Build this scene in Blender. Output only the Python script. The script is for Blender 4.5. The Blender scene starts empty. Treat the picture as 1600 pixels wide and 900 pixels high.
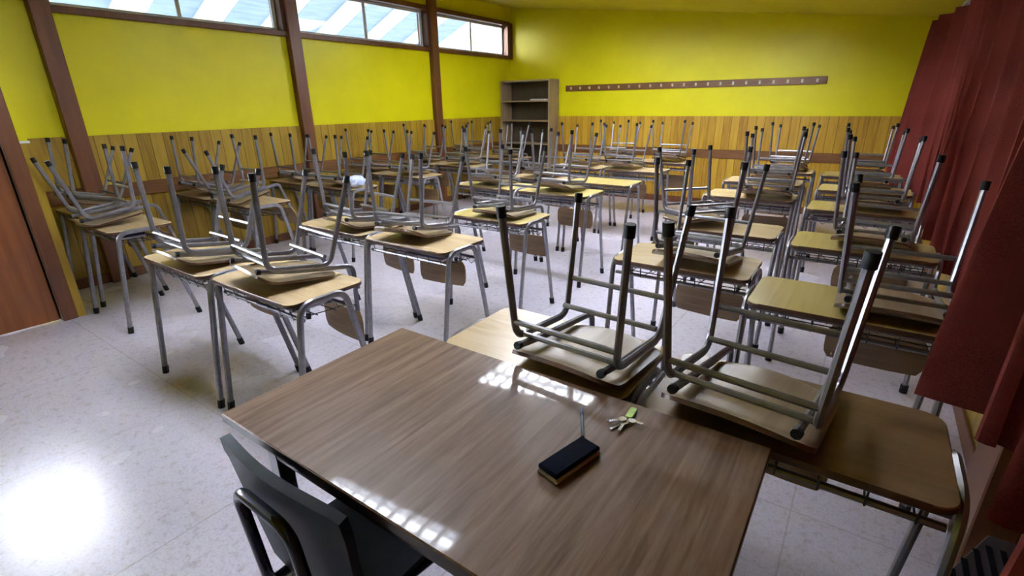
import bpy, math, random
from mathutils import Vector, Matrix, Quaternion
random.seed(7)
PI = math.pi
S = bpy.context.scene
C = S.collection

# ------------------------------------------------------------------ camera
yaw, pitch, roll, fpx = math.radians(-35.177), math.radians(-20.211), math.radians(-0.855), 780.7
fwd = Vector((math.sin(yaw)*math.cos(pitch), math.cos(yaw)*math.cos(pitch), math.sin(pitch)))
r0 = Vector((math.cos(yaw), -math.sin(yaw), 0)); u0 = r0.cross(fwd)
rt = r0*math.cos(roll) + u0*math.sin(roll); up = -r0*math.sin(roll) + u0*math.cos(roll)
cam = bpy.data.cameras.new('camera'); co = bpy.data.objects.new('camera', cam); C.objects.link(co)
cam.sensor_width = 36; cam.lens = fpx/1600*36; cam.clip_start = .02; cam.clip_end = 200
m = Matrix((( rt.x, up.x, -fwd.x, 0), (rt.y, up.y, -fwd.y, 0), (rt.z, up.z, -fwd.z, 1.45), (0, 0, 0, 1)))
co.matrix_world = m
S.camera = co
# ------------------------------------------------------------------ view, world
S.view_settings.view_transform = 'Standard'; S.view_settings.look = 'None'
S.view_settings.exposure = 2.1; S.view_settings.gamma = 1; S.view_settings.use_curve_mapping = False
W = bpy.data.worlds.new('daylight'); S.world = W; W.use_nodes = True
bg = W.node_tree.nodes['Background']; bg.inputs[0].default_value = (.80, .88, 1, 1); bg.inputs[1].default_value = .62
S.cycles.max_bounces = 8; S.cycles.diffuse_bounces = 5; S.cycles.use_denoising = True
S.cycles.sample_clamp_indirect = 5; S.cycles.caustics_reflective = False; S.cycles.caustics_refractive = False
LAMP = 16.5     # ceiling tube emission

def portal(name, loc, rot, sx, sy, power, col=(.82, .90, 1)):
    l = bpy.data.lights.new(name, 'AREA'); l.shape = 'RECTANGLE'; l.size = sx; l.size_y = sy
    l.energy = power; l.color = col
    o = bpy.data.objects.new(name, l); C.objects.link(o); o.location = loc; o.rotation_euler = rot
    return o
# daylight entering from outside: an added spot standing in for it through the last high window, and the door glass and side window
sl_ = bpy.data.lights.new('daylight_stand_in', 'SPOT'); sl_.energy = 700; sl_.spot_size = math.radians(60); sl_.spot_blend = 1; sl_.shadow_soft_size = .12
sl_.color = (1, .97, .90); so_ = bpy.data.objects.new('daylight_stand_in', sl_); C.objects.link(so_); so_.location = (-6.5, 6.1, 2.62)
so_.rotation_euler = (Vector((-4.95, 7.75, 2.28))-so_.location).to_track_quat('-Z', 'Y').to_euler()
portal('door_daylight', (-4.95, .46, 1.62), (0, math.radians(-84), 0), .9, .62, 130)
portal('window_daylight', (-4.95, -.85, 1.75), (0, math.radians(-80), 0), 1.2, 1.5, 420)

# ------------------------------------------------------------------ materials
def new_mat(name, rough=.5, metal=0., spec=.5, coat=0.):
    M = bpy.data.materials.new(name); M.use_nodes = True
    b = M.node_tree.nodes['Principled BSDF']
    b.inputs['Roughness'].default_value = rough; b.inputs['Metallic'].default_value = metal
    b.inputs['Specular IOR Level'].default_value = spec
    if coat: b.inputs['Coat Weight'].default_value = coat; b.inputs['Coat Roughness'].default_value = .045
    return M, M.node_tree, b
def nd(t, k, **kw):
    n = t.nodes.new(k)
    for a, v in kw.items(): setattr(n, a, v)
    return n
def ramp(t, fac, stops):
    r = nd(t, 'ShaderNodeValToRGB'); e = r.color_ramp.elements
    while len(e) < len(stops): e.new(.5)
    for q, (p, c) in zip(e, stops): q.position = p; q.color = (*c, 1)
    t.links.new(fac, r.inputs[0]); return r.outputs[0]
def coords(t, scale, kind='Object'):
    if kind == 'Pos': src = nd(t, 'ShaderNodeNewGeometry').outputs['Position']
    else: src = nd(t, 'ShaderNodeTexCoord').outputs[kind]
    mp = nd(t, 'ShaderNodeMapping'); mp.inputs['Scale'].default_value = scale
    t.links.new(src, mp.inputs[0]); return mp.outputs[0]
def noise(t, vec, scale, detail=4, rough=.55, dist=0):
    n = nd(t, 'ShaderNodeTexNoise'); n.inputs['Scale'].default_value = scale
    n.inputs['Detail'].default_value = detail; n.inputs['Roughness'].default_value = rough
    n.inputs['Distortion'].default_value = dist
    t.links.new(vec, n.inputs['Vector']); return n.outputs['Fac']
def bump(t, b, h, strength, dist=.002):
    n = nd(t, 'ShaderNodeBump'); n.inputs['Strength'].default_value = strength; n.inputs['Distance'].default_value = dist
    t.links.new(h, n.inputs['Height']); t.links.new(n.outputs[0], b.inputs['Normal'])
def noisy(name, c1, c2, scale=(8, 8, 8), rough=.5, metal=0., kind='Object', det=4, bmp=0, spec=.5, coat=0, lo=.35, hi=.65, dist=0):
    M, t, b = new_mat(name, rough, metal, spec, coat)
    f = noise(t, coords(t, scale, kind), 1, det, .6, dist)
    t.links.new(ramp(t, f, [(lo, c1), (hi, c2)]), b.inputs['Base Color'])
    if bmp: bump(t, b, f, bmp)
    return M
def planks(name, axis, pitch_, c_dark, c_mid, c_light, groove=(.10, .045, .01), rough=.42):
    """vertical tongue-and-groove boards; axis is the direction the boards repeat along"""
    M, t, b = new_mat(name, rough, 0, .4)
    pos = nd(t, 'ShaderNodeNewGeometry').outputs['Position']
    sp = nd(t, 'ShaderNodeSeparateXYZ'); t.links.new(pos, sp.inputs[0])
    d = nd(t, 'ShaderNodeMath', operation='DIVIDE'); t.links.new(sp.outputs[axis], d.inputs[0]); d.inputs[1].default_value = pitch_
    fl = nd(t, 'ShaderNodeMath', operation='FLOOR'); t.links.new(d.outputs[0], fl.inputs[0])
    fr = nd(t, 'ShaderNodeMath', operation='FRACT'); t.links.new(d.outputs[0], fr.inputs[0])
    wn = nd(t, 'ShaderNodeTexWhiteNoise', noise_dimensions='1D'); t.links.new(fl.outputs[0], wn.inputs['W'])
    cmb = nd(t, 'ShaderNodeCombineXYZ')
    mu = nd(t, 'ShaderNodeMath', operation='MULTIPLY'); t.links.new(sp.outputs[axis], mu.inputs[0]); mu.inputs[1].default_value = 30
    mz = nd(t, 'ShaderNodeMath', operation='MULTIPLY'); t.links.new(sp.outputs['Z'], mz.inputs[0]); mz.inputs[1].default_value = 2.2
    w5 = nd(t, 'ShaderNodeMath', operation='MULTIPLY'); t.links.new(wn.outputs['Value'], w5.inputs[0]); w5.inputs[1].default_value = 40
    t.links.new(mu.outputs[0], cmb.inputs[0]); t.links.new(mz.outputs[0], cmb.inputs[1]); t.links.new(w5.outputs[0], cmb.inputs[2])
    f = noise(t, cmb.outputs[0], 1, 5, .6, .6)
    ad = nd(t, 'ShaderNodeMath', operation='MULTIPLY_ADD'); t.links.new(wn.outputs['Value'], ad.inputs[0]); ad.inputs[1].default_value = .35
    t.links.new(f, ad.inputs[2])
    col = ramp(t, ad.outputs[0], [(.35, c_dark), (.62, c_mid), (.95, c_light)])
    g = nd(t, 'ShaderNodeMath', operation='LESS_THAN'); t.links.new(fr.outputs[0], g.inputs[0]); g.inputs[1].default_value = .055
    mx = nd(t, 'ShaderNodeMix', data_type='RGBA'); t.links.new(g.outputs[0], mx.inputs[0])
    t.links.new(col, mx.inputs[6]); mx.inputs[7].default_value = (*groove, 1)
    t.links.new(mx.outputs[2], b.inputs['Base Color'])
    iv = nd(t, 'ShaderNodeMath', operation='SUBTRACT'); iv.inputs[0].default_value = 1; t.links.new(g.outputs[0], iv.inputs[1])
    bump(t, b, iv.outputs[0], .8, .004)
    return M
def laminate(name, stops, grain=(3, 60, 3), rough=.3, kind='Object', coat=0., big=1.0):
    M, t, b = new_mat(name, rough, 0, .5, coat)
    v = coords(t, grain, kind)
    n1 = noise(t, v, 1.0, 6, .65, .8)
    v2 = coords(t, (grain[0]*.35, grain[1]*.12, grain[2]*.35), kind)
    n2 = noise(t, v2, 1.5*big, 2, .5, 1.5)
    a = nd(t, 'ShaderNodeMath', operation='MULTIPLY_ADD'); t.links.new(n2, a.inputs[0]); a.inputs[1].default_value = .6
    s = nd(t, 'ShaderNodeMath', operation='MULTIPLY'); t.links.new(n1, s.inputs[0]); s.inputs[1].default_value = .5
    t.links.new(s.outputs[0], a.inputs[2])
    t.links.new(ramp(t, a.outputs[0], stops), b.inputs['Base Color'])
    bump(t, b, n1, .05, .0005)
    return M

YEL1, YEL2 = (.70, .64, .004), (.78, .72, .007)
M_yellow = noisy('yellow_paint', YEL1, YEL2, (1.2, 1.2, 1.2), .38, kind='Pos', spec=.35)
M_ceil = noisy('yellow_ceiling_paint', (.50, .42, .012), (.58, .50, .02), (1, 1, 1), .55, kind='Pos')
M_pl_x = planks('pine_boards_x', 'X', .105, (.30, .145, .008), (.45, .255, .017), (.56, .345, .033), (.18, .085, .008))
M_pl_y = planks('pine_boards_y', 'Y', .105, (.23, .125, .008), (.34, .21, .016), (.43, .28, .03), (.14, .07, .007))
M_post = noisy('brown_varnished_timber', (.11, .036, .013), (.175, .062, .021), (14, 14, 1.6), .42, kind='Pos', det=5)
M_rail = noisy('brown_rail_timber', (.12, .045, .012), (.19, .08, .020), (3, 3, 30), .4, kind='Pos', det=5)
M_door = noisy('reddish_door_veneer', (.20, .062, .018), (.30, .10, .030), (18, 18, 1.2), .38, kind='Pos', det=5, dist=.5)
M_white = noisy('white_window_paint', (.72, .74, .78), (.80, .82, .86), (3, 3, 3), .4)
M_steel = noisy('worn_grey_steel', (.21, .205, .225), (.28, .275, .305), (25, 25, 25), .30, .6, bmp=.05)
M_steel_d = noisy('dark_grey_steel', (.19, .185, .21), (.25, .245, .28), (20, 20, 20), .30, .55, bmp=.05)
M_wire = noisy('black_wire', (.02, .022, .024), (.05, .05, .052), (30, 30, 30), .4, .4)
M_rub = noisy('black_rubber', (.004, .004, .006), (.010, .010, .013), (40, 40, 40), .55, spec=.25)
M_edge = noisy('dark_desk_edge', (.05, .022, .012), (.10, .045, .022), (20, 20, 20), .4)
M_top = laminate('beech_laminate', [(.30, (.42, .29, .15)), (.52, (.56, .42, .24)), (.75, (.66, .52, .33))], (2.2, 34, 4), .26)
M_top_y = laminate('yellowed_laminate', [(.30, (.34, .25, .075)), (.52, (.46, .36, .12)), (.75, (.55, .45, .18))], (34, 2.2, 4), .28)
M_top_b = laminate('brown_laminate', [(.30, (.125, .074, .034)), (.52, (.185, .115, .053)), (.75, (.25, .165, .082))], (2.2, 30, 4), .28)
M_seat = laminate('seat_plywood', [(.30, (.17, .115, .065)), (.52, (.25, .18, .11)), (.75, (.34, .26, .165))], (30, 2.4, 4), .33)
M_back = laminate('backrest_plywood', [(.30, (.17, .095, .04)), (.52, (.24, .15, .07)), (.75, (.31, .20, .10))], (3, 3, 40), .4)
M_shelf_d = noisy('bookcase_back_dark', (.045, .032, .018), (.075, .052, .030), (6, 6, 1), .6)  # back panel of the bookcase, toned darker than its sides
M_walnut = laminate('walnut_laminate', [(.28, (.052, .022, .010)), (.46, (.120, .062, .032)), (.58, (.175, .100, .060)), (.80, (.25, .165, .115))],
                    (60, 6.5, 10), .42, coat=.40)
M_walnut.node_tree.nodes['Principled BSDF'].inputs['Specular IOR Level'].default_value = .28
M_walnut_e = noisy('walnut_edge', (.028, .014, .010), (.06, .032, .022), (10, 2, 10), .3)
M_shelfw = laminate('bookcase_chipboard', [(.30, (.20, .13, .065)), (.55, (.30, .21, .115)), (.8, (.38, .28, .16))], (20, 20, 2), .45, 'Object')
M_bpl = noisy('black_plastic', (.003, .0035, .006), (.007, .008, .013), (12, 12, 12), .48, spec=.10, bmp=.02)
M_btube = noisy('blue_black_tube', (.025, .025, .045), (.05, .05, .085), (12, 12, 12), .22, .6)
M_gpl = noisy('grey_plastic', (.045, .045, .055), (.07, .07, .085), (12, 12, 12), .4)
M_felt = noisy('black_felt', (.003, .004, .009), (.008, .010, .018), (400, 400, 400), 1.0, bmp=.3, spec=.05)
M_foam = noisy('eraser_base', (.36, .27, .24), (.44, .35, .31), (40, 40, 40), .6)
M_green = noisy('lime_plastic', (.38, .62, .05), (.52, .78, .12), (60, 60, 60), .35)
M_key = noisy('key_metal', (.62, .62, .68), (.85, .85, .92), (90, 90, 90), .22, .85)
M_brass = noisy('hook_metal', (.55, .50, .34), (.75, .72, .55), (50, 50, 50), .3, .7)
M_paper = noisy('paper', (.62, .64, .72), (.80, .82, .90), (9, 9, 9), .8)
M_bluebag = noisy('pale_blue_plastic', (.42, .52, .78), (.80, .85, .97), (24, 24, 24), .4, bmp=.6)
M_navy = noisy('navy_cover', (.018, .016, .06), (.04, .035, .11), (9, 9, 9), .45)
M_roofbeam = noisy('white_roof_beam', (.80, .80, .80), (.90, .90, .90), (2, 2, 2), .6)
M_roofpane = noisy('blue_roof_pane', (.22, .33, .52), (.32, .44, .62), (14, 2, 2), .35)

# floor: speckled pale vinyl sheet tiles
M_floor, t, b = new_mat('speckled_vinyl', .24, 0, .5)
v = coords(t, (1, 1, 1), 'Pos')
f1 = noise(t, v, 90, 3, .7); f2 = noise(t, v, 1.4, 3, .5); f3 = noise(t, v, 26, 3, .6)
base = ramp(t, f1, [(.34, (.64, .605, .715)), (.46, (.765, .74, .88)), (.62, (.82, .80, .95))])
sm = ramp(t, f3, [(.30, (.80, .77, .76)), (.48, (1, 1, 1))])
lg = ramp(t, f2, [(.2, (.88, .86, .87)), (.8, (1, 1, 1))])
x1 = nd(t, 'ShaderNodeMix', data_type='RGBA', blend_type='MULTIPLY'); x1.inputs[0].default_value = 1
t.links.new(base, x1.inputs[6]); t.links.new(sm, x1.inputs[7])
x2 = nd(t, 'ShaderNodeMix', data_type='RGBA', blend_type='MULTIPLY'); x2.inputs[0].default_value = 1
t.links.new(x1.outputs[2], x2.inputs[6]); t.links.new(lg, x2.inputs[7])
br = nd(t, 'ShaderNodeTexBrick', offset=0.0); br.inputs['Scale'].default_value = 1
br.inputs['Brick Width'].default_value = .9; br.inputs['Row Height'].default_value = .9
br.inputs['Mortar Size'].default_value = .0035; br.inputs['Mortar Smooth'].default_value = .3
br.inputs['Color1'].default_value = br.inputs['Color2'].default_value = (1, 1, 1, 1); br.inputs['Mortar'].default_value = (.78, .75, .75, 1)
t.links.new(v, br.inputs['Vector'])
x3 = nd(t, 'ShaderNodeMix', data_type='RGBA', blend_type='MULTIPLY'); x3.inputs[0].default_value = 1
t.links.new(x2.outputs[2], x3.inputs[6]); t.links.new(br.outputs['Color'], x3.inputs[7])
t.links.new(x3.outputs[2], b.inputs['Base Color'])
rr = nd(t, 'ShaderNodeMapRange'); rr.inputs[3].default_value = .20; rr.inputs[4].default_value = .32
t.links.new(f2, rr.inputs[0]); t.links.new(rr.outputs[0], b.inputs['Roughness'])

# curtain cloth
M_cur, t, b = new_mat('maroon_curtain_cloth', .85, 0, .2)
b.inputs['Sheen Weight'].default_value = .15; b.inputs['Sheen Tint'].default_value = (1, .45, .4, 1)
v = coords(t, (1, 1, 1), 'Pos'); f = noise(t, v, 260, 2, .6); f2 = noise(t, v, 3, 3, .5)
a = nd(t, 'ShaderNodeMath', operation='ADD'); t.links.new(f, a.inputs[0]); t.links.new(f2, a.inputs[1])
t.links.new(ramp(t, a.outputs[0], [(.75, (.125, .018, .014)), (1.25, (.20, .034, .026))]), b.inputs['Base Color'])
bump(t, b, f, .35, .001)

M_glass, t, b = new_mat('window_glass', .02, 0, .5)
b.inputs['Transmission Weight'].default_value = 1; b.inputs['IOR'].default_value = 1.45; b.inputs['Base Color'].default_value = (.96, .98, 1, 1)
M_tube, t, b = new_mat('fluorescent_tube', .4)
b.inputs['Base Color'].default_value = (1, 1, 1, 1)
b.inputs['Emission Color'].default_value = (.88, .92, 1, 1); b.inputs['Emission Strength'].default_value = LAMP
M_clear, t, b = new_mat('clear_blue_plastic', .1, 0, .5)
b.inputs['Transmission Weight'].default_value = .6; b.inputs['Base Color'].default_value = (.35, .42, .60, 1)
M_ink = noisy('ink_tube', (.02, .025, .06), (.05, .06, .12), (50, 50, 50), .3)

# ------------------------------------------------------------------ mesh helpers
class MB:
    def __init__(s): s.v = []; s.f = []
    def add(s, vs, fs):
        n = len(s.v); s.v += [tuple(p) for p in vs]; s.f += [tuple(i+n for i in q) for q in fs]; return s
    def box(s, x0, y0, z0, x1, y1, z1, bev=0.0):
        if bev <= 0:
            vs = [(x, y, z) for z in (z0, z1) for y in (y0, y1) for x in (x0, x1)]
            return s.add(vs, [(0, 2, 3, 1), (4, 5, 7, 6), (0, 1, 5, 4), (2, 6, 7, 3), (0, 4, 6, 2), (1, 3, 7, 5)])
        # chamfered box: three rings inset
        b = min(bev, (x1-x0)*.45, (y1-y0)*.45, (z1-z0)*.45)
        def ring(z, i):
            a0, a1, c0, c1 = x0+i, x1-i, y0+i, y1-i; k = b if i == 0 else 0
            if i == 0: return [(a0+b, c0, z), (a1-b, c0, z), (a1, c0+b, z), (a1, c1-b, z), (a1-b, c1, z), (a0+b, c1, z), (a0, c1-b, z), (a0, c0+b, z)]
            return [(a0, c0, z), (a1, c0, z), (a1, c0, z), (a1, c1, z), (a1, c1, z), (a0, c1, z), (a0, c1, z), (a0, c0, z)]
        rs = [ring(z0, b), ring(z0+b, 0), ring(z1-b, 0), ring(z1, b)]
        vs = [p for r in rs for p in r]; fs = []
        for k in range(3):
            for i in range(8):
                j = (i+1) % 8; fs.append((k*8+i, k*8+j, (k+1)*8+j, (k+1)*8+i))
        fs.append(tuple(range(7, -1, -1))); fs.append(tuple(range(24, 32)))
        return s.add(vs, fs)
    def tube(s, path, r, n=8, ry=None, caps=True, up=None):
        P = [Vector(p) for p in path]; ry = ry or r
        T = []
        for i in range(len(P)):
            a = P[min(i+1, len(P)-1)] - P[max(i-1, 0)]; T.append(a.normalized())
        u = Vector(up) if up else (Vector((1, 0, 0)) if abs(T[0].x) < .9 else Vector((0, 1, 0)))
        N = (u - T[0]*u.dot(T[0])).normalized(); vs = []; fs = []
        for i, p in enumerate(P):
            if i:
                q = T[i-1].rotation_difference(T[i]); N = q @ N; N = (N - T[i]*N.dot(T[i])).normalized()
            B = T[i].cross(N)
            for k in range(n):
                a = 2*PI*k/n; vs.append(p + N*math.cos(a)*r + B*math.sin(a)*ry)
        for i in range(len(P)-1):
            for k in range(n):
                j = (k+1) % n; fs.append((i*n+k, i*n+j, (i+1)*n+j, (i+1)*n+k))
        if caps: fs.append(tuple(range(n-1, -1, -1))); fs.append(tuple((len(P)-1)*n+k for k in range(n)))
        return s.add(vs, fs)
    def prism(s, outline, z0, z1, bev=0, zf=None):
        """outline in xy, extruded z0..z1, optional soft top edge, zf(x,y) shift"""
        cx = sum(p[0] for p in outline)/len(outline); cy = sum(p[1] for p in outline)/len(outline)
        n = len(outline); zf = zf or (lambda x, y: 0)
        rings = [(z0, bev), (z0+bev, 0), (z1-bev, 0), (z1, bev)] if bev else [(z0, 0), (z1, 0)]
        vs = []
        for z, ins in rings:
            for x, y in outline:
                d = math.hypot(x-cx, y-cy) or 1; k = 1-ins/d; X = cx+(x-cx)*k; Y = cy+(y-cy)*k
                vs.append((X, Y, z+zf(X, Y)))
        fs = []
        for r in range(len(rings)-1):
            for i in range(n):
                j = (i+1) % n; fs.append((r*n+i, r*n+j, (r+1)*n+j, (r+1)*n+i))
        fs.append(tuple(range(n-1, -1, -1))); fs.append(tuple((len(rings)-1)*n+i for i in range(n)))
        return s.add(vs, fs)
    def sheet(s, grid, thick):
        """grid[i][j] of points -> closed shell with thickness along the local normal"""
        R, K = len(grid), len(grid[0]); G = [[Vector(p) for p in r] for r in grid]; A = []; B = []
        for i in range(R):
            for j in range(K):
                du = G[min(i+1, R-1)][j]-G[max(i-1, 0)][j]; dv = G[i][min(j+1, K-1)]-G[i][max(j-1, 0)]
                nn = du.cross(dv).normalized()*thick/2; A.append(G[i][j]+nn); B.append(G[i][j]-nn)
        fs = []; o = R*K
        for i in range(R-1):
            for j in range(K-1):
                q = (i*K+j, (i+1)*K+j, (i+1)*K+j+1, i*K+j+1); fs.append(q); fs.append(tuple(o+k for k in reversed(q)))
        rim = [j for j in range(K)] + [i*K+K-1 for i in range(1, R)] + [(R-1)*K+j for j in range(K-2, -1, -1)] + [i*K for i in range(R-2, 0, -1)]
        for a, c in zip(rim, rim[1:]+rim[:1]): fs.append((a, c, o+c, o+a))
        return s.add(A+B, fs)
def fillet(pts, r, n=6):
    P = [Vector(p) for p in pts]; out = [P[0]]
    rs = r if isinstance(r, (list, tuple)) else [r]*(len(P)-2)
    for i in range(1, len(P)-1):
        a = (P[i-1]-P[i]); c = (P[i+1]-P[i]); ri = rs[i-1]
        ang = a.angle(c); d = min(ri/math.tan(ang/2), a.length*.49, c.length*.49)
        A = P[i]+a.normalized()*d; Cc = P[i]+c.normalized()*d
        for k in range(n+1):
            u = k/n; out.append(A*(1-u)**2+P[i]*2*u*(1-u)+Cc*u*u)
    out.append(P[-1]); return out
def rrect(w, d, r, n=6, cx=0, cy=0):
    o = []
    for sx, sy, a0 in ((1, 1, 0), (-1, 1, 90), (-1, -1, 180), (1, -1, 270)):
        for k in range(n+1):
            a = math.radians(a0+90*k/n); o.append((cx+sx*(w/2-r)+r*math.cos(a), cy+sy*(d/2-r)+r*math.sin(a)))
    return o
def obj(name, mb, mat, parent=None, smooth=False, mats=None, fm=None):
    me = bpy.data.meshes.new(name); me.from_pydata(mb.v, [], mb.f)
    import bmesh
    bm = bmesh.new(); bm.from_mesh(me); bmesh.ops.recalc_face_normals(bm, faces=bm.faces); bm.to_mesh(me); bm.free()
    me.materials.append(mat)
    for x in (mats or []): me.materials.append(x)
    if fm:
        for p in me.polygons: p.material_index = fm(p)
    if smooth:
        me.polygons.foreach_set('use_smooth', [True]*len(me.polygons))
        me.set_sharp_from_angle(angle=math.radians(40))
    me.update()
    o = bpy.data.objects.new(name, me); C.objects.link(o)
    if parent: o.parent = parent
    return o
def thing(name, label, cat, loc=(0, 0, 0), rz=0, group=None):
    o = bpy.data.objects.new(name, None); C.objects.link(o); o.empty_display_size = .1
    o.location = loc; o.rotation_euler = (0, 0, rz); o['label'] = label; o['category'] = cat
    if group: o['group'] = group
    return o
def struct(name, mb, mat, **k):
    o = obj(name, mb, mat, **k); o['kind'] = 'structure'; return o
def dup(root, loc, rz, label, group):
    r = root.copy(); C.objects.link(r); r.location = loc; r.rotation_euler = (0, 0, rz); r['label'] = label; r['group'] = group
    def rec(src, dst):
        for ch in list(src.children):
            c = ch.copy(); C.objects.link(c); c.parent = dst; rec(ch, c)
    rec(root, r); return r

# ------------------------------------------------------------------ room shell
XL, XD, XR, YB, YN, YC = -5.42, -4.66, .60, 7.75, -2.6, 1.0
ZW = 1.25
def ceil_z(x): return 2.93 - .117*(x+5.2)
struct('floor', MB().box(XL-.2, YN-.2, -.1, XR+.2, YB+.2, 0), M_floor)
mb = MB(); a, c = XL-.2, XR+.2
mb.add([(a, YN-.2, ceil_z(a)), (c, YN-.2, ceil_z(c)), (c, YB+.2, ceil_z(c)), (a, YB+.2, ceil_z(a)),
        (a, YN-.2, ceil_z(a)+.1), (c, YN-.2, ceil_z(c)+.1), (c, YB+.2, ceil_z(c)+.1), (a, YB+.2, ceil_z(a)+.1)],
       [(0, 1, 2, 3), (4, 7, 6, 5), (0, 4, 5, 1), (1, 5, 6, 2), (2, 6, 7, 3), (3, 7, 4, 0)])
struct('ceiling', mb, M_ceil)
struct('wall_back', MB().box(XL-.2, YB, 0, XR+.2, YB+.2, 3.1), M_yellow)
struct('wall_near', MB().box(XL-.2, YN-.2, 0, XR+.2, YN, 3.1), M_yellow)
# left wall: solid to the window sills, header above, piers at the posts
mb = MB().box(XL-.15, YC, 0, XL, YB, 2.17).box(XL-.15, YC, 2.72, XL, YB, 3.02)
for y0, y1 in ((YC, 1.52), (3.52, 3.66), (5.73, 5.87), (7.66, YB)): mb.box(XL-.15, y0, 2.17, XL, y1, 2.72)
struct('wall_left', mb, M_yellow)
# nearer stretch of the left wall, stepping into the room, with door and window openings
DY0, DY1 = .06, .86
mb = MB().box(XD-.14, DY1+.0, 0, XD, YC, 3.0).box(XD-.14, DY0, 2.12, XD, DY1, 3.0).box(XD-.14, -.15, 0, XD, DY0, 3.0)
mb.box(XD-.14, -1.7, 0, XD, -.15, 1.05).box(XD-.14, -1.7, 2.3, XD, -.15, 3.0).box(XD-.14, YN, 0, XD, -1.7, 3.0)
mb.box(XL-.15, YC-.12, 0, XD-.14, YC, 3.0)
struct('wall_entrance', mb, M_yellow)
# right wall with the long window behind the curtains
mb = MB().box(XR, YN, 0, XR+.15, YB, .95).box(XR, YN, 2.05, XR+.15, YB, 2.6)
for y0, y1 in ((YN, -1.2), (1.3, 1.5), (3.4, 3.6), (5.4, 5.6), (7.3, YB)): mb.box(XR, y0, .95, XR+.15, y1, 2.05)
struct('wall_right', mb, M_yellow)
# wainscot
struct('trim_1', MB().box(XL+.001, YB-.022, 0, XR, YB, ZW), M_pl_x)
mb = MB().box(XL, YC, 0, XL+.02, YB-.022, ZW); struct('trim_2', mb, M_pl_y)
struct('trim_3', MB().box(XD, DY1+.09, 0, XD+.018, YC, ZW).box(XD, YN, 0, XD+.018, -.12, ZW), M_pl_y)
struct('trim_4', MB().box(XR-.02, YN, 0, XR, YB-.022, .93), M_pl_y)
struct('trim_5', MB().box(XL+.0, YB-.04, .68, XR, YB-.022, .80, .004).box(XL+.02, YC+.02, .72, XL+.045, YB-.04, .84, .004), M_rail)
struct('trim_6', MB().box(XR-.04, YN, .93, XR+.001, YB-.03, .965, .005), M_rail)
struct('trim_7', MB().box(XD, DY1+.09, ZW, XD+.024, YC+.004, ZW+.014), M_white)
struct('baseboard_back', MB().box(XL+.02, YB-.036, 0, XR-.02, YB-.022, .09, .003), M_post)
struct('baseboard_left', MB().box(XL+.02, YC+.02, 0, XL+.034, YB-.04, .09, .003), M_post)
struct('baseboard_right', MB().box(XR-.034, YN, 0, XR-.02, YB-.04, .09, .003), M_post)
# posts on the left wall run from the floor into the ceiling
k = 8
for y0, y1 in ((1.40, 1.53), (3.52, 3.66), (5.73, 5.86)):
    struct('trim_%d' % k, MB().box(XL+.0, y0, 0, XL+.085, y1, ceil_z(XL)+.02, .006), M_post); k += 1
struct('trim_11', MB().box(XL, 7.66, 2.17, XL+.05, YB-.001, 2.72, .004), M_post)
struct('trim_12', MB().box(XR-.13, 1.80, 0, XR-.02, 2.02, .93, .005), M_post)
# clerestory windows
for i, (y0, y1) in enumerate(((1.52, 3.52), (3.66, 5.73), (5.87, 7.66))):
    ym = (y0+y1)/2
    fr = MB().box(XL-.16, y0, 2.165, XL+.05, y1, 2.215, .004).box(XL-.16, y0, 2.675, XL+.05, y1, 2.735, .004)
    fr.box(XL-.16, y0, 2.215, XL+.03, y0+.03, 2.675, .003).box(XL-.16, y1-.035, 2.215, XL+.04, y1, 2.675, .003)
    w = struct('window_%d' % (i+1), fr, M_post)
    s = MB().box(XL-.10, y0+.03, 2.215, XL-.06, y1-.035, 2.25, .003).box(XL-.10, y0+.03, 2.645, XL-.06, y1-.035, 2.675, .003)
    for yy in (y0+.03, ym-.014, y1-.065): s.box(XL-.10, yy, 2.25, XL-.06, yy+.028, 2.645, .003)
    obj('sash', s, M_white, w)
    obj('pane', MB().box(XL-.083, y0+.05, 2.24, XL-.079, y1-.05, 2.66), M_glass, w)
# window near the camera, on the entrance stretch
w = struct('window_4', MB().box(XD-.16, -1.7, 1.05, XD+.03, -.15, 1.10).box(XD-.16, -1.7, 2.25, XD+.03, -.15, 2.30)
           .box(XD-.16, -1.7, 1.10, XD+.03, -1.65, 2.25).box(XD-.16, -.2, 1.10, XD+.03, -.15, 2.25), M_post)
obj('pane', MB().box(XD-.09, -1.65, 1.10, XD-.086, -.2, 2.25), M_glass, w)
# right-hand windows behind the curtain
for i, (y0, y1) in enumerate(((-1.2, 1.3), (1.5, 3.4), (3.6, 5.4), (5.6, 7.3))):
    w = struct('window_%d' % (i+5), MB().box(XR+.02, y0, .95, XR+.10, y1, 1.0).box(XR+.02, y0, 2.0, XR+.10, y1, 2.05)
               .box(XR+.02, y0, 1.0, XR+.10, y0+.05, 2.0).box(XR+.02, y1-.05, 1.0, XR+.10, y1, 2.0)
               .box(XR+.03, (y0+y1)/2-.02, 1.0, XR+.09, (y0+y1)/2+.02, 2.0), M_post)
    obj('pane', MB().box(XR+.055, y0+.05, 1.0, XR+.059, y1-.05, 2.0), M_glass, w)
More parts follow.
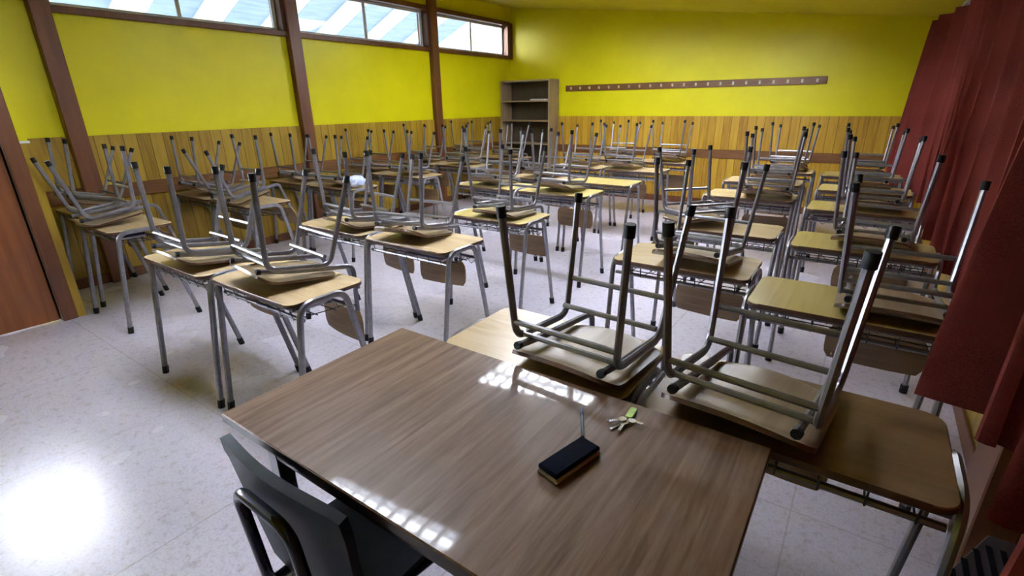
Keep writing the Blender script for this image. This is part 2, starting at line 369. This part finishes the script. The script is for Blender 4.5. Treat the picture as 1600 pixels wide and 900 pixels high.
# door
w = struct('door_1', MB().box(XD-.06, DY0+.005, .008, XD-.015, DY1-.005, 1.22, .004).box(XD-.06, DY0+.005, 2.0, XD-.015, DY1-.005, 2.11, .004)
           .box(XD-.06, DY0+.005, 1.22, XD-.015, DY0+.09, 2.0).box(XD-.06, DY1-.10, 1.22, XD-.015, DY1-.005, 2.0), M_door)
obj('pane', MB().box(XD-.04, DY0+.09, 1.22, XD-.036, DY1-.10, 2.0), M_glass, w)
hd = MB(); hd.tube(fillet([(XD-.015, DY0+.09, 1.0), (XD+.04, DY0+.09, 1.0), (XD+.04, DY0+.2, 1.0)], .015), .009)
obj('door_handle', hd, M_steel, w, True)
struct('trim_13', MB().box(XD-.15, DY1, 0, XD+.035, DY1+.09, 2.2, .006).box(XD-.15, DY0-.09, 0, XD+.035, DY0, 2.2, .006)
       .box(XD-.15, DY0-.09, 2.12, XD+.035, DY1+.09, 2.21, .006), M_post)

# glazed lean-to roof outside the high windows
roof = thing('glazed_roof', 'sloping glazed roof with white beams and blue panes outside the high windows', 'roof', (XL-.6, 0, 0))
y = 1.0
pan = MB(); 
for i in range(8):
    bm_ = MB(); x0, x1 = -3.4, -.25; z0, z1 = 2.55, 3.55
    def sl(x): return 2.35 + (x+3.4)*.42
    w_ = .34
    bm_.add([(x0, y, sl(x0)), (x1, y, sl(x1)), (x1, y+w_, sl(x1)), (x0, y+w_, sl(x0)),
             (x0, y, sl(x0)+.12), (x1, y, sl(x1)+.12), (x1, y+w_, sl(x1)+.12), (x0, y+w_, sl(x0)+.12)],
            [(0, 1, 2, 3), (4, 7, 6, 5), (0, 4, 5, 1), (1, 5, 6, 2), (2, 6, 7, 3), (3, 7, 4, 0)])
    obj('roof_beam', bm_, M_roofbeam, roof)
    p_ = MB(); ya, yb = y+w_+.12, y+1.05
    xa, xb = -3.0, -1.55
    p_.add([(xa, ya, sl(xa)+.05), (xb, ya, sl(xb)+.05), (xb, yb, sl(xb)+.05), (xa, yb, sl(xa)+.05),
            (xa, ya, sl(xa)+.07), (xb, ya, sl(xb)+.07), (xb, yb, sl(xb)+.07), (xa, yb, sl(xa)+.07)],
           [(0, 1, 2, 3), (4, 7, 6, 5), (0, 4, 5, 1), (1, 5, 6, 2), (2, 6, 7, 3), (3, 7, 4, 0)])
    obj('roof_pane', p_, M_roofpane, roof)
    y += 1.05

# ------------------------------------------------------------------ ceiling lamps
def lamp(x, y, label):
    t_ = thing('fluorescent_ceiling_lamp', label, 'lamp', (x, y, ceil_z(x)), 0, 'fluorescent ceiling lamps')
    t_.rotation_euler = (0, math.atan(.117), 0)
    L, Wd = 1.22, .58
    b_ = MB().box(-L/2, -Wd/2, -.03, L/2, Wd/2, -.002, .004)
    for yy in (-Wd/2, Wd/2-.02): b_.box(-L/2, yy, -.085, L/2, yy+.02, -.03)
    for xx in (-L/2, L/2-.02): b_.box(xx, -Wd/2, -.085, xx+.02, Wd/2, -.03)
    obj('lamp_body', b_, M_white, t_)
    for yy in (-.21, -.09, .09, .21):
        obj('tube', MB().tube([(-L/2+.03, yy, -.052), (L/2-.03, yy, -.052)], .016, 8), M_tube, t_)
    g = MB()
    for i in range(1, 9): g.box(-L/2+i*L/9-.012, -Wd/2+.02, -.085, -L/2+i*L/9+.012, Wd/2-.02, -.060)
    obj('louvre', g, M_white, t_)
    return t_
lamp(-2.15, 1.40, 'fluorescent lamp with louvre on the ceiling nearest the teacher desk')
lamp(-2.15, 3.55, 'fluorescent lamp with louvre on the ceiling second from the teacher desk')
lamp(-1.35, 5.25, 'added fluorescent lamp with louvre on the ceiling in the middle before the coat hooks')  # unseen lamp, added to brighten the far wall
lamp(-3.15, 5.25, 'added fluorescent lamp with louvre on the ceiling before the bookcase')  # likewise an added, unseen lamp for the far wall

# ------------------------------------------------------------------ bookcase
bk = thing('bookcase', 'open brown wooden bookcase with empty shelves in the far left corner', 'bookcase', (-4.91, 7.57, 0))
w2, d0, d1, H = .485, -.17, .135, 1.82
obj('side_panel', MB().box(-w2, d0, 0, -w2+.025, d1, H, .002), M_shelfw, bk)
obj('side_panel', MB().box(w2-.025, d0, 0, w2, d1, H, .002), M_shelfw, bk)
obj('top_panel', MB().box(-w2+.025, d0, H-.025, w2-.025, d1, H, .002), M_shelfw, bk)
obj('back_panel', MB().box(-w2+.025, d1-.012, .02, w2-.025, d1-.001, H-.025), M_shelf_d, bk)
for z in (.08, .42, .80, 1.17, 1.48):
    obj('shelf', MB().box(-w2+.025, d0+.01, z, w2-.025, d1-.012, z+.022, .002), M_shelfw, bk)
pp = thing('paper_stack', 'small stack of white papers on the upper shelf of the bookcase', 'papers', (-4.68, 7.52, 1.503))
for k_ in range(3):
    obj('sheet_bundle', MB().box(-.15+.01*k_, -.08, .008*k_, .14, .08+.006*k_, .008*k_+.007), M_paper, pp)

# ------------------------------------------------------------------ coat rail
ck = thing('coat_rail', 'long brown wooden coat rail with small metal hooks on the yellow back wall', 'coat rail', (-2.47, YB, 1.675))
obj('rail_board', MB().box(-1.845, -.022, -.045, 1.845, 0, .045, .003), M_rail, ck)
for i in range(22):
    x = -1.74+i*3.48/21
    hk = MB().box(x-.012, -.026, -.02, x+.012, -.0221, .02).tube(fillet([(x, -.026, -.004), (x, -.055, -.008), (x, -.06, .018)], .01, 3), .004, 6)
    hk.tube([(x, -.026, .008), (x, -.045, .014)], .004, 6)
    obj('coat_hook', hk, M_brass, ck, True)

# ------------------------------------------------------------------ curtains
def curtain(y0, y1, zt, zb, lam, label, ph, hook, far, near):
    """cloth hung from a rail; hook: length of the near end that swings into the room"""
    L = (y1-y0)+hook*.85; n = int(L/.02); rows = 26; grid = []
    for i in range(rows+1):
        u = i/rows; z = zt+(zb-zt)*u; row = []
        for j in range(n+1):
            s_ = L*j/n
            if s_ < hook: bx = -(hook-s_)*.55*u**.7; by = y0+s_*.15
            else: bx = 0; by = y0+hook*.15+(s_-hook)
            f_ = max(0, min(1, (by-5.9)/1.4)); f_ = f_*f_*(3-2*f_)
            g_ = max(0, min(1, (1.5-by)/.8)); g_ = g_*g_*(3-2*g_)
            bx += -.16*far*f_ - .10*far*f_*u - near*g_*(.3+.7*u)
            q = 2*PI*s_/lam + ph + .8*math.sin(s_*1.9+ph) + .25*math.sin(u*3+s_)
            am = (.064+.014*u)*(1+.25*math.sin(s_*2.7+ph))
            x = .486 + bx - am*math.sin(q) + .006*math.sin(s_*31+u*5)
            y = by + .085*math.cos(q)*(.6+.4*u)*min(1, .2+max(0, s_-hook*.5)*3)
            row.append((min(x, XR-.05), y, z+.010*math.sin(q)*u))
        grid.append(row)
    o = obj('curtain', MB().sheet(grid, .005), M_cur, None, True)
    o['label'] = label; o['category'] = 'curtain'; o['group'] = 'maroon curtains along the right wall'
    return o
curtain(1.885, 7.45, 2.20, .54, .42, 'maroon curtain hanging in deep folds beside the far right desks', .6, .26, 1, 0)
curtain(-.6, 1.80, 2.20, .52, .40, 'maroon curtain nearest the camera, hanging over the slotted box', 2.2, .02, 0, .12)
tk = MB().box(XR-.18, -1.4, 2.215, XR-.12, 7.6, 2.24, .003)
for yy in (-1.2, 1.0, 3.2, 5.4, 7.4): tk.box(XR-.16, yy, 2.225, XR+.002, yy+.03, 2.237)
struct('trim_14', tk, M_white)

# ------------------------------------------------------------------ student desk prototype (origin: centre on the floor, +Y away from the camera)
HZ = .70
def make_desk(top_mat):
    t_ = thing('student_desk', '', 'desk')
    obj('tabletop', MB().prism(rrect(.65, .39, .045, 6, 0, -.015), HZ-.020, HZ, .003), M_edge, t_, True, [top_mat],
        lambda p: 1 if (p.normal.z > .5 and p.center.z > HZ-.004) else 0)
    for s in (-1, 1):
        x = .332*s; xf = .322*s
        pts = [(xf*1.01, -.235, .02), (x, -.15, HZ-.035), (x, -.02, HZ-.02), (x, .04, HZ-.05), (xf*1.01, .195, .02)]
        path = fillet([(xf, -.245, .02), (x, -.165, HZ-.012), (x, .055, HZ-.012), (xf, .205, .02)], [.075, .075], 8)
        # split the bent tube at the arch so that each leg is its own part
        n = len(path); a_ = [p for p in path if p.y < -.055]; c_ = [p for p in path if p.y >= -.055]
        mid = [(a_[-1]+c_[0])/2]
        obj('leg', MB().tube(a_+mid, .0125, 8, .0155), M_steel, t_, True)
        obj('leg', MB().tube(mid+c_, .0125, 8, .0155), M_steel, t_, True)
        for y_, sl_ in ((-.246, .08/.66), (.2065, -.15/.66)):
            obj('foot_cap', MB().tube([(xf, y_, .0), (xf, y_+.045*sl_, .045)], .018, 8), M_rub, t_, True)
    obj('frame_rail', MB().tube([(-.32, -.150, .615), (.32, -.150, .615)], .0095, 8), M_steel_d, t_, True)
    obj('frame_rail', MB().tube([(-.32, .09, .60), (.32, .09, .60)], .0095, 8), M_steel_d, t_, True)
    obj('apron', MB().box(-.315, -.188, HZ-.036, .315, -.172, HZ-.0205, .002), M_steel_d, t_)
    obj('apron', MB().box(-.315, .14, HZ-.036, .315, .156, HZ-.0205, .002), M_steel_d, t_)
    w = MB()
    for i in range(7):
        x = -.27+i*.09
        w.tube([(x, -.178, HZ-.03), (x, -.165, .612), (x, .09, .592), (x, .15, .575)], .0026, 5)
    z = MB(); zz = [(-.27+i*.045, .15, .575 if i % 2 == 0 else .535) for i in range(13)]
    w.tube(zz, .0024, 5)
    w.tube([(-.30, .02, .600), (.30, .02, .600)], .0028, 5).tube([(-.30, -.07, .608), (.30, -.07, .608)], .0028, 5)
    obj('book_rack', w, M_wire, t_)
    return t_

# ------------------------------------------------------------------ school chair, standing upside down on a desk (origin: on the desk top)
def make_chair():
    t_ = thing('school_chair', '', 'chair')
    g = []
    for v in (-.178, -.177, -.174, -.168, -.158, -.145, -.13, -.10, -.06, -.02, .03, .08, .12, .145, .158, .168, .174, .177, .178):
        row = []
        for j in range(13):
            u = -1+2*j/12
            # rounded corners
            hw = .176
            e = min(.045, max(0, abs(v)-.133)); hw = hw-.045+math.sqrt(max(0, .045**2-e*e))
            x = u*hw
            z = .012 + .022*(1-u*u)*(.25+.75*max(0, (v+.05)/.23)) + .030*max(0, (-v-.09)/.088)**2
            row.append((x, v, z))
        g.append(row)
    ns = 2*18*12
    obj('seat', MB().sheet(g, .012), M_seat, t_, True, [M_edge], lambda p: 1 if p.index >= ns else 0)
    # seat rails, carrying on down behind the desk to hold the backrest
    for s in (-1, 1):
        p = fillet([(s*.138, -.165, .062), (s*.138, -.02, .050), (s*.138, .276, .040), (s*.146, .312, -.335)], [.4, .045], 6)
        obj('seat_rail', MB().tube(p, .0095, 8, .0125), M_steel_d, t_, True)
        obj('rail_plug', MB().tube([(s*.138, -.176, .0625), (s*.138, -.160, .0615)], .0125, 8), M_rub, t_, True)
    g = []
    for i in range(7):
        z = -.350+.16*i/6; row = []
        for j in range(11):
            u = -1+2*j/10; hw = .182-.02*(abs(z+.27)/.080)**4
            row.append((u*hw, .272-.115*z-.016*(1-u*u), z))
        g.append(row)
    obj('backrest', MB().sheet(g, .010), M_back, t_, True)
    # side frames: two legs joined by a bend across the seat
    for s in (-1, 1):
        path = fillet([(s*.192, -.192, .462), (s*.166, -.142, .072), (s*.166, .142, .066), (s*.190, .216, .462)], [.055, .055], 7)
        a_ = [p for p in path if p.y < -.06]; c_ = [p for p in path if p.y > .06]
        m0 = [Vector((s*.166, -.0, .069))]
        obj('leg', MB().tube(a_+m0, .0098, 8, .0125), M_steel_d, t_, True)
        obj('leg', MB().tube(m0+c_, .0098, 8, .0125), M_steel_d, t_, True)
        for e0, e1 in ((path[0], path[1]), (path[-1], path[-2])):
            d = (e1-e0).normalized()
            obj('rubber_foot', MB().tube([e0-d*.008, e0-d*.006, e0+d*.022, e0+d*.024], .0138, 10), M_rub, t_, True)
    for y0_, z0_, hx in ((-.150, .125, .166), (-.112, .075, .162), (.170, .190, .170), (.118, .105, .164)):
        obj('crossbar', MB().tube([(-hx, y0_, z0_), (hx, y0_, z0_)], .0092, 8), M_steel, t_, True)
    return t_

DG = 'student desks in paired rows'
CG = 'school chairs turned upside down on the desks'
protos = {}
chair0 = [None]
def desk(kind, cx, y0, z, label, rz=0.0):
    """cx: centre, y0: near edge, z: height of the top"""
    mat = {'t': M_top, 'y': M_top_y, 'b': M_top_b}[kind]
    if kind not in protos:
        protos[kind] = make_desk(mat); r = protos[kind]; r['group'] = DG; r['label'] = label
        r.location = (cx, y0+.21, 0); r.rotation_euler = (0, 0, rz)
    else: r = dup(protos[kind], (cx, y0+.21, 0), rz, label, DG)
    r.scale = (1, 1, z/HZ); return r
def chair(x, y, z, label, rz=0.0, tilt=0.0):
    z += .165*abs(math.sin(tilt))
    if chair0[0] is None:
        chair0[0] = make_chair(); r = chair0[0]; r['label'] = label; r['group'] = CG; r.location = (x, y, z); r.rotation_euler = (0, 0, rz)
    else: r = dup(chair0[0], (x, y, z), rz, label, CG)
    r.rotation_euler = (tilt, 0, rz)
    return r
D = math.radians
ORD = ['first', 'second', 'third', 'fourth', 'fifth', 'sixth', 'seventh']
# (top, centre x, near edge y, top height, [chair x, chair y offset, chair rotation, lift], description)
rows = [
 # front pair by the teacher's desk
 ('t', -.748, 1.10, .70, (-.605, .152, D(-3.3), 0, -3.1), 'pale desk touching the far edge of the teacher desk', 'pale-seated chair nearest the eraser, on the desk behind the teacher desk'),
 ('b', -.050, 1.10, .70, (-.139, .145, D(-6.2), 0, -4.3), 'brown desk at the right corner of the teacher desk', 'dark-legged chair nearest the camera, on the brown desk beside the curtain'),
 # right pair of columns
 ('t', -.67, 2.30, .70, (-.61, .150, D(-4), .0, -7), 'desk in the second row right of the aisle, left of the yellowed bare top', 'chair in the second row right of the aisle, rear legs beside the yellowed top'),
 ('y', .022, 2.04, .70, (.165, .17, D(0), 0, -3), 'desk with a half-bare yellowed top, second from the front beside the curtain', 'chair at the right end of the yellowed desk, half behind the curtain'),
 ('t', -.69, 3.14, .70, (-.86, .22, D(48), 0, -3), 'desk in the third row right of the aisle, bare on its right half', 'chair set askew on the third row desk right of the aisle'),
 ('y', .045, 3.06, .70, (.09, .18, D(-6), 0), 'desk third from the front beside the curtain', 'chair third from the front beside the curtain'),
 ('t', -.75, 4.26, .73, (-.62, .14, D(5), 0), 'desk in the fourth row right of the aisle', 'chair in the fourth row right of the aisle'),
 ('y', .015, 4.05, .73, (.06, .17, D(-2), 0), 'desk fourth from the front beside the curtain', 'chair fourth from the front beside the curtain'),
 ('t', -.80, 5.15, .73, (-.72, .17, D(2), 0), 'desk in the fifth row right of the aisle', 'chair in the fifth row right of the aisle'),
 ('y', .0, 5.0, .73, (.0, .17, D(0), 0), 'desk fifth from the front beside the curtain', 'chair fifth from the front beside the curtain'),
 ('t', -.80, 6.1, .73, (-.72, .17, D(-3), 0), 'desk in the last row right of the aisle', 'chair in the last row right of the aisle'),
 ('y', -.05, 6.0, .73, (-.05, .17, D(3), 0), 'farthest desk beside the curtain', 'farthest chair beside the curtain'),
 # middle pair of columns
 ('t', -2.835, .98, .70, (-2.74, .135, D(-1.4), 0, -7.4), 'left desk of the front pair left of the teacher desk', 'chair on the left desk of the front pair left of the teacher desk'),
 ('t', -2.13, 1.00, .70, (-2.131, .187, D(-6.8), 0, -7.5), 'right desk of the front pair left of the teacher desk, books in its rack', 'chair on the right desk of the front pair, nearest the teacher desk corner'),
 ('t', -2.825, 1.92, .70, (-2.70, .165, D(-8), 0, -5.3), 'left desk of the second middle pair', 'chair on the left desk of the second middle pair'),
 ('t', -2.12, 1.90, .70, (-2.171, .165, D(7), 0, -8), 'right desk of the second middle pair with a shiny bare corner', 'chair on the right desk of the second middle pair'),
 ('y', -2.14, 2.70, .70, (-2.084, .18, D(-2), 0, -2), 'single desk standing alone in the third row of the middle block', 'chair on the single desk of the third middle row'),
 ('y', -2.84, 3.57, .75, (-2.84, .17, D(4), 0), 'left desk of the fourth middle pair', 'chair on the left desk of the fourth middle pair'),
 ('y', -2.13, 3.57, .75, (-2.13, .18, D(-2.2), 0, -6), 'right desk of the fourth middle pair, bright front rail', 'chair on the right desk of the fourth middle pair'),
 ('t', -2.84, 4.44, .72, (-2.82, .17, D(-3), 0), 'left desk of the fifth middle pair', 'chair on the left desk of the fifth middle pair'),
 ('y', -2.13, 4.44, .72, None, 'bare yellow-topped desk with no chair, right of the fifth middle pair', ''),
 ('t', -2.855, 5.34, .74, (-2.84, .17, D(2), 0), 'left desk of the sixth middle pair', 'chair on the left desk of the sixth middle pair'),
 ('t', -2.15, 5.34, .74, (-2.30, .17, D(-2), 0), 'right desk of the sixth middle pair', 'chair on the right desk of the sixth middle pair'),
 ('t', -2.855, 6.30, .74, (-2.80, .17, D(0), 0), 'left desk of the last middle pair, closest to the bookcase', 'chair on the left desk of the last middle pair, closest to the bookcase'),
 ('t', -2.15, 6.30, .74, (-2.10, .17, D(3), 0), 'right desk of the last middle pair, under the coat rail', 'chair on the right desk of the last middle pair, under the coat rail'),
 # left columns by the wall
 ('t', -4.29, 1.09, .70, (-4.343, .13, D(-2.8), .0, 8.7), 'front desk of the left block, beside the door corner', 'chair on the front desk of the left block with legs tilting over the door corner'),
 ('t', -5.047, 1.17, .70, (-4.98, .14, D(0), .02, -13), 'front wall desk hidden behind the door corner', 'raised chair on the front wall desk behind the door corner'),
 ('t', -4.345, 2.05, .70, (-4.28, .10, D(-1), .0, 13), 'second desk of the left block on its aisle side', 'chair on the second aisle-side desk of the left block'),
 ('t', -5.047, 2.05, .70, (-5.0, .15, D(0), .0, -9.8), 'second desk along the left wall', 'chair on the second desk along the left wall'),
 ('t', -4.345, 3.02, .70, (-4.36, .17, D(4), 0), 'third desk of the left block, under a crumpled blue bag', 'chair on the third aisle-side desk beside a crumpled blue bag'),
 ('t', -5.047, 3.02, .70, (-5.03, .17, D(-3), 0), 'third desk along the left wall', 'chair on the third desk along the left wall'),
 ('t', -4.345, 3.98, .70, (-4.36, .17, D(-2), 0), 'fourth desk of the left block on its aisle side, papers in its rack', 'chair on the fourth aisle-side desk of the left block'),
 ('t', -5.047, 3.98, .70, (-5.03, .17, D(3), 0), 'fourth desk along the left wall', 'chair on the fourth desk along the left wall'),
 ('t', -4.345, 4.92, .72, (-4.33, .17, D(2), 0), 'fifth desk of the left block on its aisle side', 'chair on the fifth aisle-side desk of the left block'),
 ('t', -5.047, 4.92, .72, (-5.03, .17, D(0), 0), 'fifth desk along the left wall', 'chair on the fifth desk along the left wall'),
 ('t', -4.345, 5.88, .73, (-4.30, .17, D(-3), 0), 'last desk of the left block on its aisle side, in front of the bookcase', 'chair on the last aisle-side desk of the left block, in front of the bookcase'),
 ('t', -5.047, 5.88, .73, (-5.03, .17, D(2), 0), 'last desk along the left wall', 'chair on the last desk along the left wall'),
]
for kd, cx, y0, z, ch, dl, cl in rows:
    desk(kd, cx, y0, z, dl)
    if ch: chair(ch[0], y0+ch[1], z+ch[3], cl, ch[2], D(ch[4]) if len(ch) > 4 else D(-5.5))

# things left in the racks
def books(x, y, z, label, mats_, w=.20, d=.15):
    t_ = thing('book_stack', label, 'books', (x, y, z), random.uniform(-.1, .1), 'books left in the desk racks'); zz = 0
    for i, m_ in enumerate(mats_):
        h_ = .012+.006*(i % 2); o_ = obj('book', MB().box(-w/2+.006*i, -d/2, zz, w/2-.004*i, d/2, zz+h_, .002), m_, t_); zz += h_
    return t_
books(-2.05, 1.165, .6175, 'dark blue and white exercise books in the rack nearest the teacher desk', [M_paper, M_navy, M_navy], .30, .16)
books(-4.22, 1.26, .6175, 'dark blue exercise books in the rack of the front left desk', [M_paper, M_navy], .28, .16)
books(-2.02, 2.06, .6175, 'black and white exercise books in the rack below the shiny corner', [M_paper, M_navy, M_paper], .28, .16)
books(-4.25, 4.15, .6175, 'white papers slipped in the rack of the fourth desk in the left block', [M_paper, M_paper], .28, .16)
# crumpled bag on the third left desk
g = []
for i in range(13):
    row = []
    for j in range(15):
        a_ = 2*PI*j/14; ph_ = PI*i/12
        r_ = 1+.16*math.sin(5*a_+3*ph_)+.10*math.sin(9*a_-4*ph_)
        row.append((.068*math.sin(ph_)*math.cos(a_)*r_, .105*math.sin(ph_)*math.sin(a_)*r_, .055+.055*math.cos(ph_)*(1+.12*math.sin(6*a_))))
    g.append(row)
mb = MB(); n_ = 15
mb.add([p for r in g for p in r], [(i*n_+j, i*n_+j+1, (i+1)*n_+j+1, (i+1)*n_+j) for i in range(12) for j in range(14)])
o = obj('crumpled_bag', mb, M_bluebag, None, True); o.location = (-4.085, 3.17, .7065)
o['label'] = 'crumpled pale blue plastic bag on a desk of the left block'; o['category'] = 'bag'

# ------------------------------------------------------------------ teacher's desk
TX0, TX1, TY0, TY1, TZ = -1.205, -.058, .447, 1.055, .74
td = thing('teacher_desk', 'large walnut-brown desk with a glossy scratched top in the foreground', 'desk', ((TX0+TX1)/2, (TY0+TY1)/2, 0))
hx, hy = (TX1-TX0)/2, (TY1-TY0)/2
obj('tabletop', MB().box(-hx, -hy, TZ-.026, hx, hy, TZ, .003), M_walnut_e, td, False, [M_walnut],
    lambda p: 1 if p.normal.z > .5 else 0)
for sx in (-1, 1):
    for sy in (-1, 1):
        px = sx*(hx-.13); py = sy*(hy-.06)
        obj('leg', MB().box(px-.02, py-.02, 0, px+.02, py+.02, TZ-.026, .003), M_steel_d, td)
obj('apron', MB().box(-hx+.15, -hy+.04, TZ-.10, hx-.15, -hy+.055, TZ-.027, .002), M_walnut_e, td)
obj('apron', MB().box(-hx+.15, hy-.055, TZ-.36, hx-.15, hy-.04, TZ-.027, .002), M_walnut_e, td)
obj('frame_rail', MB().box(-hx+.15, -hy+.075, TZ-.125, hx-.15, -hy+.095, TZ-.101, .002), M_steel_d, td)

# ------------------------------------------------------------------ teacher's chair
tc = thing('teacher_chair', 'black plastic chair with dark tubular frame pushed against the teacher desk', 'chair', (-.868, .405, 0), D(-1))
g = []
for i in range(11):
    v = i/10; z = .40+.37*v; row = []
    for j in range(13):
        u = -1+2*j/12; hw = .178+.045*v - (.008 if i == 10 else 0)
        row.append((u*hw, .028-.050*v + .024*(u*u-.5)*(.3+.7*v), z - .015*abs(u)**5*(v > .85)))
    g.append(row)
obj('backrest', MB().sheet(g, .022), M_bpl, tc, True)
g = []
for i in range(9):
    v = i/8; row = []
    for j in range(11):
        u = -1+2*j/10
        row.append((u*(.17-.01*v), .03+.38*v, .415 + .02*u*u + .02*(v-.5)**2 - .03*max(0, v-.85)*6*.3))
    g.append(row)
obj('seat', MB().sheet(g, .014), M_bpl, tc, True)
p = fillet([(-.158, .36, .02), (-.158, .33, .385), (-.120, .03, .385), (-.105, -.03, .40), (-.100, -.055, .70), (.100, -.055, .70), (.105, -.03, .40), (.120, .03, .385), (.158, .33, .385), (.158, .36, .02)],
           [.05, .04, .04, .05, .05, .04, .04, .05], 7)
obj('back_frame', MB().tube(p, .0125, 10), M_btube, tc, True)
for s in (-1, 1):
    obj('leg', MB().tube(fillet([(s*.13, .26, .392), (s*.14, .05, .38), (s*.165, -.06, .02)], .05), .0115, 8), M_steel, tc, True)
    obj('foot_cap', MB().tube([(s*.165, -.062, 0), (s*.164, -.052, .04)], .015, 8), M_rub, tc, True)
    obj('foot_cap', MB().tube([(s*.158, .3605, 0), (s*.158, .357, .04)], .0165, 8), M_rub, tc, True)

# ------------------------------------------------------------------ things on the teacher's desk
er = thing('board_eraser', 'black felt board eraser on a pale base lying on the teacher desk', 'eraser', (-.400, .768, TZ), math.atan2(.135, .032)-PI/2)
obj('base', MB().box(-.028, -.07, .0, .028, .07, .010, .003), M_foam, er)
obj('felt', MB().box(-.027, -.069, .0102, .027, .069, .022, .004), M_felt, er)
pn = thing('pen', 'clear plastic pen lying behind the eraser on the teacher desk', 'pen', (-.440, .902, TZ+.0045), math.atan2(.10, -.055)-PI/2)
obj('barrel', MB().tube([(0, -.052, 0), (0, .035, 0)], .0042, 6), M_clear, pn, True)
obj('refill', MB().tube([(0, -.05, 0), (0, .012, 0)], .0016, 6), M_ink, pn, True)
obj('cap', MB().tube([(0, .0352, 0), (0, .060, 0)], .0045, 8).box(-.001, .036, .004, .001, .058, .0062), M_clear, pn, True)
obj('tip', MB().tube([(0, -.052, 0), (0, -.062, 0)], .002, 6), M_key, pn, True)
kr = thing('key_ring', 'bunch of silver keys with lime green key heads on the teacher desk', 'keys', (-.358, .972, TZ))
ring = [(.012*math.cos(2*PI*i/16), .012*math.sin(2*PI*i/16), .002) for i in range(17)]
obj('ring', MB().tube(ring, .0013, 6, caps=False), M_key, kr, True)
def key(a, bow_mat, l=.034, z=.0015):
    k_ = MB().prism(rrect(.017, .020, .007, 4, 0, .012), 0, .003, .0006)
    o_ = obj('key_head', k_, bow_mat, kr, True); o_.rotation_euler = (0, 0, a); o_.location = (0, 0, z)
    b_ = MB().box(-.0032, .021, .0006, .0032, .021+l, .0026)
    for i in range(4): b_.box(.0032, .026+i*.007, .0006, .0052, .029+i*.007, .0026)
    o2 = obj('key_blade', b_, M_key, o_)
tg = obj('key_tag', MB().prism(rrect(.017, .046, .006, 4, 0, .033), 0, .006, .001), M_green, kr, True); tg.rotation_euler = (0, 0, D(4)); tg.location = (0, 0, .001)
key(D(160), M_key, .034, .001); key(D(182), M_key, .030, .0045); key(D(140), M_key, .026, .008); key(D(-85), M_key, .018, .0045)

# ------------------------------------------------------------------ slotted bin in the lower right corner
bn = thing('slotted_box', 'dark grey plastic box with a slotted lid, on the floor against the right wall', 'box', (.415, 1.2, 0))
out = [(-.115, -.20), (.12, -.20), (.12, .25), (.0, .25), (-.115, .02)]
obj('body', MB().prism([(x*.94, y*.96) for x, y in out], 0, .41), M_bpl, bn)
lid = MB()
obj('lid', MB().prism([(x, y) for x, y in out if 1], .41, .432, .004), M_gpl, bn)
for i_ in range(5):
    x_ = -.092+i_*.026
    obj('slot', MB().box(x_, -.17, .4321, x_+.012, min(.20, .03+(x_+.115)*1.9), .4345), M_bpl, bn)
